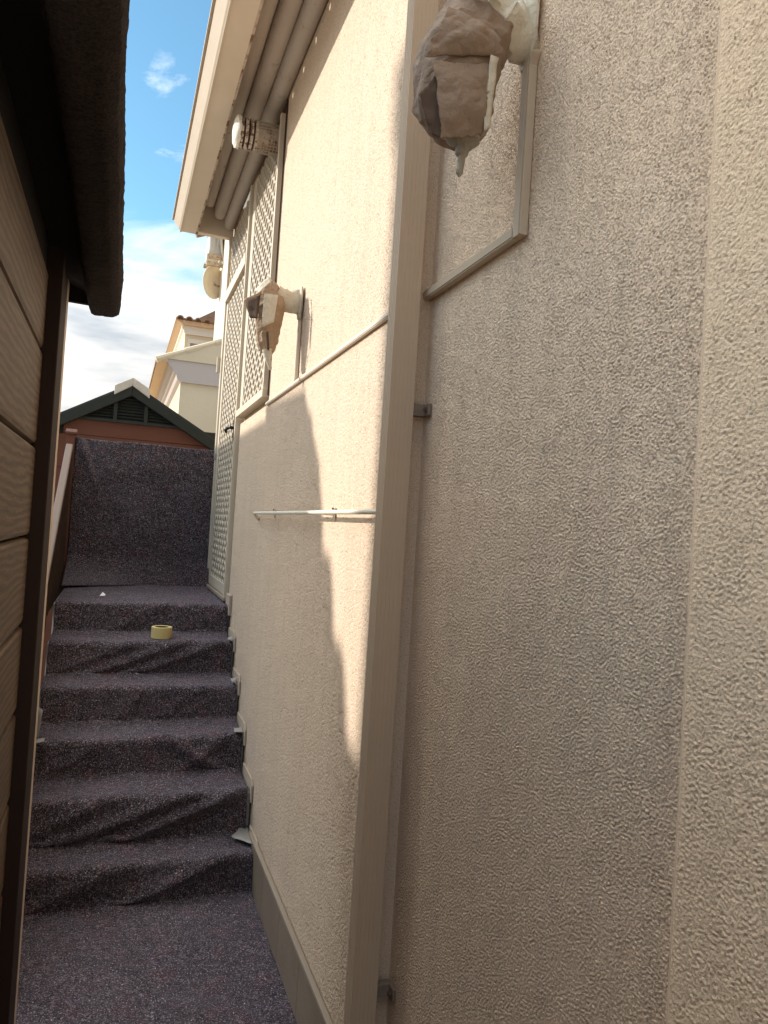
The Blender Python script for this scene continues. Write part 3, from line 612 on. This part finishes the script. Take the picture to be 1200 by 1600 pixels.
base_f = [(0, .55, 2.6, .016, .030), (0, .10, 2.2, .012, .035), (1, .64, 2.9, .026, .026), (1, .40, 3.2, .020, .030), (1, .05, 2.4, .012, .03), (2, .30, -1.6, .016, .03), (2, .60, 1.3, .012, .03),
          (2, .0, 1.5, .008, .03), (3, .2, .8, .007, .03), (3, .5, 1.4, .007, .03), (4, .40, 2.8, .015, .022), (4, .62, 2.7, .014, .022), (4, .15, 2.6, .009, .03), (5, .3, 1.8, .006, .03)]
for i in range(sN):
    y, z = py[i], pz[i]; up = abs(ny_[i])
    # which riser
    rk = min(range(6), key=lambda q: abs(NY[q]-.018-y)); near = abs(NY[rk]-.018-y) < .03
    zr = NZ[rk]-z
    for j, x in enumerate(xs):
        d = .010*nz(x, y, z, 3.2)+.006*nz(x+5, y, z, 9)+.0026*nz(x, y+3, z, 28)+.0022*nz(x, y+9, z, 60)
        if y < 3.3: d = abs(d)*.7+.004*max(0, nz(x*1.0, y*.35, 0, 7))
        if near or True:
            wgt = math.exp(-((abs(NY[rk]-.018-y))/.05)**2)
            for (k, xt, sl, am, wd) in base_f:
                if k == rk and wgt > .02:
                    xc = xt-sl*(zr-.0); t_ = (x-xc)/math.sqrt(1+sl*sl)
                    d += 1.5*wgt*am*math.exp(-(t_/wd)**2)*min(1, max(0, zr+.03)/.04)
            # hang outwards a little towards the foot of each riser
            d += wgt*.010*max(0, min(1, zr/.19))*(1+.8*nz(x, rk*7.3, 0, 2.4))
        d = max(d, -.004)
        xx = x+.006*nz(1.7, y, z, 6)*(1 if x > .6 or x < -.25 else .2)
        P[i, j] = (xx, y+ny_[i]*d, z+nz_[i]*d)
    # the sheet is pulled back from the wall on the lowest step corner
    if 3.37 < y < 3.60 and z > NZ[0]-.03:
        q = min(1, (y-3.37)/.18)*.35
        pull = .03*q**1.3
        for j, x in enumerate(xs):
            f = max(0, (x-.45)/.236); P[i, j, 0] -= pull*f*f
sheet = grid('dust_sheet', P, M_fleece, None, True, origin=(.2, 2.5, G), thick=.004)
tag(sheet, 'dark speckled fleece laid over the passage floor, steps and landing', 'dust sheet', 'painter fleece protecting the stairs')
# fleece hung over the parapet
nx_, nzz = 96, 110
P = np.zeros((nzz+10, nx_, 3))
for i in range(nzz+10):
    for j in range(nx_):
        x = -.328+1.016*j/(nx_-1)
        if i < 10: yy = 5.93-.09*i/10; z = .520+.006*math.sin(math.pi*i/10)
        else:
            f = (i-10)/(nzz-1); z = .522-1.058*f
            yy = 5.845-.012*f-.016*(1+nz(x, 0, z, 4))*min(1, f*6)-.010*abs(nz(x, 3, z, 9))
            # gathered fold coming from the left top corner, and slack lying on the landing at the left
            t_ = (x+.33)-.34*f*3
            yy -= .030*math.exp(-((x+.30-.42*f)/.035)**2)*math.exp(-f*3.5)
            yy += .020*math.exp(-((x+.255-.42*f)/.03)**2)*math.exp(-f*3.5)
            sl = max(0, f-.78)/.22; yy -= .35*sl**2.2*max(0, .55-(x+.33))/.55+.05*sl**2
            z = z if sl <= 0 else z+.03*sl*max(0, .5-(x+.33))
        P[i, j] = (x+.006*nz(0, 1, z, 5), yy, z+.006*nz(x, 0, 0, 3)*(i < 12))
ps = grid('dust_sheet', P, M_fleece, None, True, origin=(.2, 5.9, G), thick=.004)
tag(ps, 'dark speckled fleece hanging over the parapet at the back of the landing', 'dust sheet', 'painter fleece protecting the stairs')
# bits of tape
def tape_bit(par, *c, n=(8, 5), amp=.004, seed=0): return crumpled(c, n[0], n[1], amp, seed, 'tape_piece', M_tapew, par, .001)
M_tapew = mat('grey_white_tape', (.31, .29, .26), .5, var=[(20, .4, (.26, .25, .24))])
tape_bit(ps, (.660, 5.79, .500), (.697, 5.79, .497), (.697, 5.79, .445), (.664, 5.79, .450), n=(5, 5), amp=.003)
tape_bit(sheet, (.60, 3.50, -1.490), (.690, 3.40, -1.492), (.690, 3.60, -1.485), (.665, 3.60, -1.478), n=(8, 6), amp=.005)
tape_bit(sheet, (.655, 4.13, -.905), (.688, 4.17, -.905), (.690, 4.20, -.890), (.660, 4.22, -.900))
tape_bit(sheet, (.640, 3.86, -1.105), (.688, 3.86, -1.103), (.688, 3.91, -1.095), (.650, 3.93, -1.102), seed=4)
tape_bit(sheet, (.655, 4.395, -.71), (.688, 4.40, -.71), (.688, 4.45, -.70), (.664, 4.45, -.708), seed=6)
tape_bit(sheet, (-.318, 3.865, -.935), (-.275, 3.850, -.965), (-.285, 3.850, -1.10), (-.330, 3.865, -1.10), amp=.006)
tape_bit(sheet, (-.325, 3.78, -1.102), (-.255, 3.80, -1.100), (-.26, 3.86, -1.100), (-.325, 3.86, -1.102), amp=.006, seed=5)

sc = MB(); sc.add([(-.075, 4.86, -.522), (-.045, 4.85, -.520), (-.040, 4.885, -.516), (-.062, 4.90, -.512), (-.058, 4.875, -.500)], [(0, 1, 4), (1, 2, 4), (2, 3, 4), (3, 0, 4), (0, 3, 2, 1)])
o = sc.build('paper_scrap', mat('white_scrap', (.8, .8, .8), .8), None, origin=(-.06, 4.87, -.53)); tag(o, 'tiny white scrap lying on the fleece at the edge of the landing', 'scrap')

# roll of tape standing flat on the second tread from the top
tr = thing('tape_roll', (.285, 4.515, -.722), 'roll of yellow masking tape lying on a fleece covered step', 'tape')
def ring(r0, r1, z0, z1, c, n=40):
    vs = []
    for (r, z) in ((r1, z0), (r1, z1), (r0, z1), (r0, z0)): vs += [(c[0]+r*math.cos(2*math.pi*j/n), c[1]+r*math.sin(2*math.pi*j/n), z) for j in range(n)]
    return MB().add(vs, [(q*n+j, q*n+(j+1) % n, ((q+1) % 4)*n+(j+1) % n, ((q+1) % 4)*n+j) for q in range(4) for j in range(n)])
c0 = (.285, 4.505)
ring(.040, .059, -.720, -.655, c0).build('tape', M_tapey, tr, smooth=True, bevel=.0015)
ring(.0365, .0398, -.719, -.656, c0).build('core', M_card, tr, smooth=True)

# ------------------------------------------------------------------ stair railing on the left
rl = thing('stair_railing', (-.36, 4.8, G), 'brown panelled stair guard with a pale sloping handrail on the left', 'railing')
def railz(y): return .475+(y-5.80)*.655
xr = -.352
pan = [(3.05, -1.72), (5.80, -.62), (5.80, railz(5.80)-.02), (3.05, railz(3.05)-.02)]
MB().prism_x([(2.72, G), (3.3, G), (4.68, -.62), (5.80, -.62), (5.80, railz(5.8)-.02), (2.72, railz(2.72)-.02)], xr-.010, xr).build('panel', M_rail, rl)
k = 0
y = 2.80
while y < 5.78:
    zb = G if y < 3.3 else min(-.62, G+(y-3.3)*.78)
    MB().box(xr+.0005, xr+.009, y-.006, y+.006, zb+.01, railz(y)-.04).build('baluster', M_rail, rl); y += .11
a, c = Vector((xr, 2.72, railz(2.72))), Vector((xr, 5.76, railz(5.76)))
MB().prism_x([(2.72, railz(2.72)-.02), (5.76, railz(5.76)-.02), (5.765, railz(5.76)+.012), (5.75, railz(5.76)+.022), (2.72, railz(2.72)+.022)], xr-.034, xr+.013).build('handrail', M_handr, rl, bevel=.009)
MB().box(xr-.035, xr+.02, 5.80, 5.86, G, .545).build('post', M_brown, rl, bevel=.003)
MB().prism_x([(5.79, .545), (5.87, .545), (5.87, .56), (5.83, .585), (5.79, .56)], xr-.045, xr+.03).build('post_cap', M_brown, rl)

# ------------------------------------------------------------------ wooden shed on the left
XS = -.20
sh = thing('wooden_shed', (XS-.5, 1.0, G), 'weathered wooden plank shed with felted roof close on the left', 'shed')
joints = [.58, .384, .150, -.073, -.288, -.500, -.715, -.93, -1.145, -1.36, -1.575, -1.70]
for z1, z0 in zip(joints[:-1], joints[1:]):
    e = .0055
    poly = [(XS-.028, z0+.0025), (XS-.012, z0+.0025), (XS-.003, z0+.006), (XS, z0+.014), (XS, z1-.012), (XS-.003, z1-.006), (XS-.012, z1-.0025), (XS-.028, z1-.0025)]
    MB().prism_y(poly, .93, 1.978).build('plank', M_plank, sh)
MB().box(XS-.05, XS-.029, .93, 1.97, G, .66).build('inner_wall', M_under, sh)
MB().box(XS-.03, XS-.006, .93, 2.0, .5815, .655).build('wall_plate', M_under, sh)
MB().box(XS-.04, XS+.033, 1.98, 2.02, G, .645).build('corner_post', M_post, sh, bevel=.003)
MB().box(XS-.04, XS+.0325, 2.021, 2.14, G, .640).build('corner_post', M_post, sh, bevel=.003)
MB().box(XS-.02, XS+.0275, 2.141, 2.262, G, .636).build('corner_trim', M_trim, sh, bevel=.002)
MB().box(-1.9, XS-.041, 2.06, 2.10, G, .66).build('end_wall', M_plank, sh)
MB().box(-1.9, XS-.029, .89, .929, G, .66).build('end_wall', M_plank, sh)
MB().box(-1.9, -1.86, .93, 2.06, G, 1.2).build('back_wall', M_plank, sh)
# roof: boards, felt over the edge with a rolled drip
MB().prism_y([(XS+.09, .635), (XS+.09, .655), (-1.05, 1.02), (-1.95, .75), (-1.95, .73), (-1.05, 1.0)], 0.80, 2.37).build('roof_board', M_under, sh)
n_ = 40; nyy = 230
P = np.zeros((n_, nyy, 3))
pr = [(-1.05, 1.03), (-.30, .792), (-.12, .735), (-.055, .714), (-.041, .702), (-.038, .665), (-.040, .625), (-.044, .603), (-.060, .595), (-.100, .594), (-.116, .598), (-.122, .612), (-.124, .640), (-.135, .641)]
pr = np.array(pr); sg = np.r_[0, np.cumsum(np.linalg.norm(np.diff(pr, axis=0), axis=1))]
# sample densely near the edge
u = np.r_[np.linspace(0, sg[2], 6)[:-1], np.linspace(sg[2], sg[-1], n_-5)]
px = np.interp(u, sg, pr[:, 0]); pz_ = np.interp(u, sg, pr[:, 1])
for i in range(n_):
    for j in range(nyy):
        y = .79+(2.40-.79)*j/(nyy-1)
        d = .0025*nz(px[i], y, pz_[i], 12)+.0030*nz(px[i], y, pz_[i]+3, 70)+.0024*nz(px[i], y, pz_[i]+3, 160)
        P[i, j] = (px[i]+d+.004*nz(0, y, 0, 1.7), y, pz_[i]+d*.8)
f = grid('roof_felt', P, M_felt, sh, True, thick=.004)
MB().prism_y([(-.05, .612), (-.112, .612), (-.112, .70), (-.05, .70)], 0.80, 2.385).build('fascia', M_felt, sh, bevel=.01)
MB().prism_y([(XS+.089, .634), (-1.05, 1.0), (-1.95, .735), (-1.95, .65), (XS+.089, .61)], 2.351, 2.371).build('barge_board', M_under, sh)

fe = thing('blocker_fence', (-.26, -.3, G), 'unseen plank fence added beside the camera to cut low sky light', 'fence')  # added out of view to darken the foot of the near wall
for k in range(12):
    z0 = G+.01+.155*k
    MB().box(-.30, -.28, -1.9, .88, z0, z0+.148).build('board', M_plank, fe)
for y in (-1.85, -.5, .80): MB().box(-.279, -.22, y-.035, y+.035, G, G+1.9).build('blocker_post', M_post, fe)
# ------------------------------------------------------------------ brown garden shed behind the landing
bs = thing('garden_shed', (.04, 7.8, G), 'brown plastic garden shed with grey green gabled roof behind the landing', 'shed')
YB = 7.0; rx, rz = .045, 1.155; sl = .575
def gz(x): return rz-sl*abs(x-rx)
for z0, z1 in ((G, -.4), (-.397, .055), (.058, .36), (.363, .6605), (.664, .806)):
    if z1 < .7: MB().box(-.86, .95, YB+.03, YB+.06, z0, z1-.001).build('wall_board', M_brown, bs, bevel=.003)
    else: MB().prism_y([(-.50, .664), (.60+.30, .664), (.65, .806), (-.50, .806)], YB+.031, YB+.06).build('wall_board', M_brown, bs)
MB().box(-.86, -.82, YB+.06, 8.8, G, .64).box(.92, .95, YB+.06, 8.8, G, .64).build('side_wall', M_brown, bs)
th_ = .105
for sgn in (-1, 1):
    xe = rx+sgn*1.02
    MB().prism_y([(rx, rz), (xe, gz(xe)), (xe, gz(xe)-th_), (rx, rz-th_)][::sgn], YB-.03, YB+.02).build('barge_board', M_green, bs, bevel=.004)
    MB().prism_y([(rx, rz+.015), (xe, gz(xe)+.015), (xe, gz(xe)-.01), (rx, rz-.01)][::sgn], YB+.0, 8.9).build('roof_panel', M_green, bs)
cp = MB()
for sgn in (-1, 1):
    x1, x0 = rx+sgn*.15, rx
    cp.prism_y([(x0, rz+.055), (x1, rz+.055-sl*.15), (x1, rz-.030-sl*.15), (x0, rz-.020)][::sgn], YB-.045, 8.95)
cp.build('ridge_cap', M_ridge, bs, bevel=.006)
MB().box(-.85, .93, YB+.0605, YB+.07, G, .80).build('wall_liner', M_vent, bs)
k = 0
for i in range(9):
    z = .828+.028*i; hw = (rz-th_-z)/sl
    if hw > .03:
        MB().add([(rx-hw, YB+.015, z-.006), (rx+hw, YB+.015, z-.006), (rx+hw, YB+.04, z+.014), (rx-hw, YB+.04, z+.014),
                  (rx-hw, YB+.018, z-.010), (rx+hw, YB+.018, z-.010), (rx+hw, YB+.043, z+.010), (rx-hw, YB+.043, z+.010)],
                 [(0, 3, 2, 1), (4, 5, 6, 7), (0, 1, 5, 4), (1, 2, 6, 5), (2, 3, 7, 6), (3, 0, 4, 7)]).build('vent_slat', M_green, bs)
for x in (-.085, .175):
    MB().box(x-.016, x+.016, YB+.0, YB+.014, .815, gz(x)-th_).build('vent_post', M_green, bs)
MB().box(-.52, .62, YB+.002, YB+.028, .800, .822).build('vent_rail', M_green, bs)
MB().prism_y([(-.55, .81), (.64, .81), (rx, rz-.03)], YB+.05, YB+.055).build('vent_back', M_vent, bs)

# ------------------------------------------------------------------ neighbouring houses in view
# low cream house with a sloping verge
lh = thing('neighbour_house', (2, 14, G), 'low cream neighbouring house with stepped cornice and sloping tiled verge behind the garden shed', 'house')
Y = 11.0
MB().box(.716, 4.2, Y, 22, G, 1.925).build('wall', M_far, lh)
def vz_(x): return 2.20+(x-.372)*.435
corn = [(.716, 1.926), (.670, 1.96), (.655, 2.00), (.650, 2.03), (.610, 2.055), (.595, 2.085), (.590, 2.115), (.550, 2.14), (.535, 2.165), (.525, 2.19)]
MB().prism_y(corn+[(.525, 2.235), (4.2, 2.235), (4.2, 1.926)], Y-.03, 22).build('cornice', M_farg, lh)
MB().prism_y([(.372, 2.190), (.524, 2.196), (.524, 2.26), (.40, 2.215)], Y-.05, 22).build('eave_soffit', M_terral, lh)
MB().prism_y([(.43, 2.237), (4.2, 2.237), (4.2, vz_(4.2))], Y-.045, 22).build('gable', M_far, lh)
y = .36
k = 0
while y < 4.1:
    x0, x1 = y, y+.42
    MB().tube([(x0, Y-.02, vz_(x0)+.012), (x1, Y-.02, vz_(x1)+.012)], [.050, .038], 8).build('verge_tile', M_far, lh, smooth=True); y += .40; k += 1
MB().prism_y([(.36, 2.20), (4.2, vz_(4.2)-.003), (4.2, vz_(4.2)+.06), (.36, 2.255)], Y+.0, 22).build('roof', M_terra, lh)
for kk, zz in enumerate((1.99, 2.05, 2.11)):
    pass
# tall house with canal tiles
uh = thing('neighbour_house', (3, 24, G), 'taller far neighbouring house with a curved tile eave and white framed windows', 'house')
Y = 18.0
MB().box(1.20, 6, Y, 30, G, 4.30).build('wall', M_far, uh)
MB().prism_y([(1.20, 4.301), (1.17, 4.34), (1.17, 4.39), (1.12, 4.43), (1.12, 4.50), (6, 4.50), (6, 4.301)], Y-.05, 30).build('cornice', M_farw, uh)
MB().prism_y([(.98, 4.60), (1.14, 4.50), (6, 4.50), (6, 4.60)], Y-.12, 30).build('eave_board', M_terral, uh)
for k in range(14):
    x = 1.06+.205*k; n8 = 8
    pts_ = [(x+.085*math.cos(math.pi*j/n8), 4.605+.085*math.sin(math.pi*j/n8)) for j in range(n8+1)]
    inn = [(x+.065*math.cos(math.pi*j/n8), 4.600+.065*math.sin(math.pi*j/n8)) for j in range(n8, -1, -1)]
    ct = MB().prism_y(pts_+inn, Y-.20, Y+1.2).build('roof_tile', M_terra, uh)
MB().box(.97, 6, Y-.10, 30, 4.601, 4.66).build('roof_bed', M_terra, uh)
MB().prism_y([(.97, 4.66), (6, 4.66), (6, 5.6), (2.4, 5.6)], Y+1.3, 30).build('roof', M_terra, uh)
wf = MB()
for z0, z1 in ((4.10, 4.20), (3.30, 3.36)): wf.box(1.28, 3.2, Y-.06, Y-.002, z0, z1)
wfo = wf.build('window_frame', M_farw, uh)
for k in range(4):
    x = 1.30+.42*k
    MB().box(x-.03, x+.03, Y-.058, Y-.003, 3.361, 4.099).build('mullion', M_farw, wfo)
    MB().box(x+.031, x+.389, Y-.02, Y-.003, 3.361, 4.099).build('pane', M_glass, wfo)
# white building carrying the air conditioner
ah = thing('neighbour_house', (2, 13, G), 'bright white sunlit house side just beyond the lattice door carrying an air conditioner', 'house')
MB().box(1.45, 4.1, 11.9, 14.0, G, 5.40).build('wall', M_farw, ah)
MB().prism_y([(1.02, 5.28), (1.45, 5.40), (4.1, 5.40), (4.1, 6.2)], 11.8, 14.2).build('roof', M_terra, ah)
for k in range(9):
    y = 11.95+.26*k
    MB().tube([(1.00, y, 5.25), (1.60, y, 5.50)], .085, 8).build('roof_tile', M_terra, ah, smooth=True)
ac = thing('air_conditioner', (1.3, 13.8, 4.6), 'boxy grey white air conditioner unit hung on brackets high on the white wall', 'air conditioner')
MB().box(1.20, 1.42, 13.35, 13.95, 4.70, 5.22).build('case', M_ac, ac, bevel=.015)
MB().box(1.215, 1.30, 13.335, 13.349, 4.74, 5.20).build('side_panel', M_ac, ac, bevel=.004)
MB().box(1.33, 1.41, 13.325, 13.349, 4.85, 5.08).build('valve_cover', M_ac, ac, bevel=.006)
MB().tube([(1.40, 13.31, 4.98), (1.40, 13.28, 4.88), (1.42, 13.28, 4.72), (1.46, 13.3, 4.60)], .022, 8).build('hose', M_farw, ac, smooth=True)
for z in (4.63, 4.50):
    MB().box(1.17, 1.449, 13.30, 13.36, z-.035, z+.035).build('bracket', M_acb, ac, bevel=.004)
MB().box(1.17, 1.449, 13.88, 13.94, 4.60, 4.67).build('bracket', M_acb, ac)
dsh = thing('satellite_dish', (1.30, 13.6, 4.2), 'rounded beige dish seen almost from behind below the air conditioner', 'satellite dish')
vs = []; n_ = 36
for rr_, off in ((0, .07), (.5, .05), (1.0, 0)):
    for j in range(n_):
        a = 2*math.pi*j/n_; vs.append((1.33+.20*rr_*math.cos(a), 13.50+off+.10*rr_*math.cos(a), 4.23+.30*rr_*math.sin(a)))
fs = [(k*n_+j, k*n_+(j+1) % n_, (k+1)*n_+(j+1) % n_, (k+1)*n_+j) for k in range(2) for j in range(n_)]
o = MB().add(vs, fs).build('reflector', M_far, dsh, smooth=True); md = o.modifiers.new('t', 'SOLIDIFY'); md.thickness = .015
MB().tube([(1.36, 13.56, 4.2), (1.449, 13.6, 4.2)], .02, 8).build('arm', M_acb, dsh)

# ------------------------------------------------------------------ neighbouring houses on the left whose shade falls on the wall
def occ(D, yw, zw): return (XW-D, yw+.55*D, zw+.54*D)
D = 10.0; x_, y_, _z = occ(D, 1.96, 0)
nl = thing('neighbour_house', (-9, 5, G), 'tall narrow rendered house across the alley whose corner shades the near wall', 'house')
MB().box(-14, x_, y_-1.85, y_, G, 7.1).build('wall', M_far, nl)
MB().prism_y([(-14.2, 7.101), (x_, 7.101), ((x_-14)/2, 8.0)], y_-1.85, y_).build('roof', M_terra, nl)
hx, hy, hz = occ(D-.08, 2.07, 1.28)
MB().box(x_+.001, x_+.14, y_-.05, y_+.07, hz-.16, hz+.12).build('shadow_box', M_pipe, nl, bevel=.03)  # unseen box added at the corner to cast a soft shadow blob
MB().tube([(x_+.06, y_+.005, G), (x_+.06, y_+.005, hz-.17)], .045, 10).build('shadow_pole', M_pipe, nl, smooth=True)  # added below the box to carry its narrow shadow down
D = 5.2; cx, cy, cz = occ(D, 3.02, .575)
nf = thing('neighbour_house', (-5, 8, G), 'house with a tiled eave beyond the alley on the left shading the lower wall', 'house')
# eave runs along +Y from the corner and, after the corner, back towards -X
MB().box(cx-3.4, cx-.4, cy+.5, 17, G, cz-.05).build('wall', M_far, nf)
ev = MB()
ne = 90; top_ = []
for k in range(ne+1):
    t_ = 3.6*k/ne; top_.append((cx-t_, cy+.15*t_, cz+.13*abs(math.sin(math.pi*(t_-.1)/.52))-.08))
pts_ = [(x, y, z-.12) for x, y, z in top_]+top_
fs = [(k, k+1, ne+2+k, ne+1+k) for k in range(ne)]
back = [(x, y+.9, z+.05) for x, y, z in top_]
ev.add(pts_+back, fs+[(ne+1+k, ne+2+k, 2*ne+3+k, 2*ne+2+k) for k in range(ne)]).build('tiled_verge', M_terra, nf)
MB().box(cx-3.7, cx, cy+.56, 17, cz-.10, cz-.031).box(cx-.6, cx, cy+.0, cy+.559, cz-.10, cz-.031).build('eave', M_far, nf)

# ------------------------------------------------------------------ lift the whole place so that the ground is z = 0
for o in list(bpy.data.objects):
    if o.parent is None: o.location.z += EYE
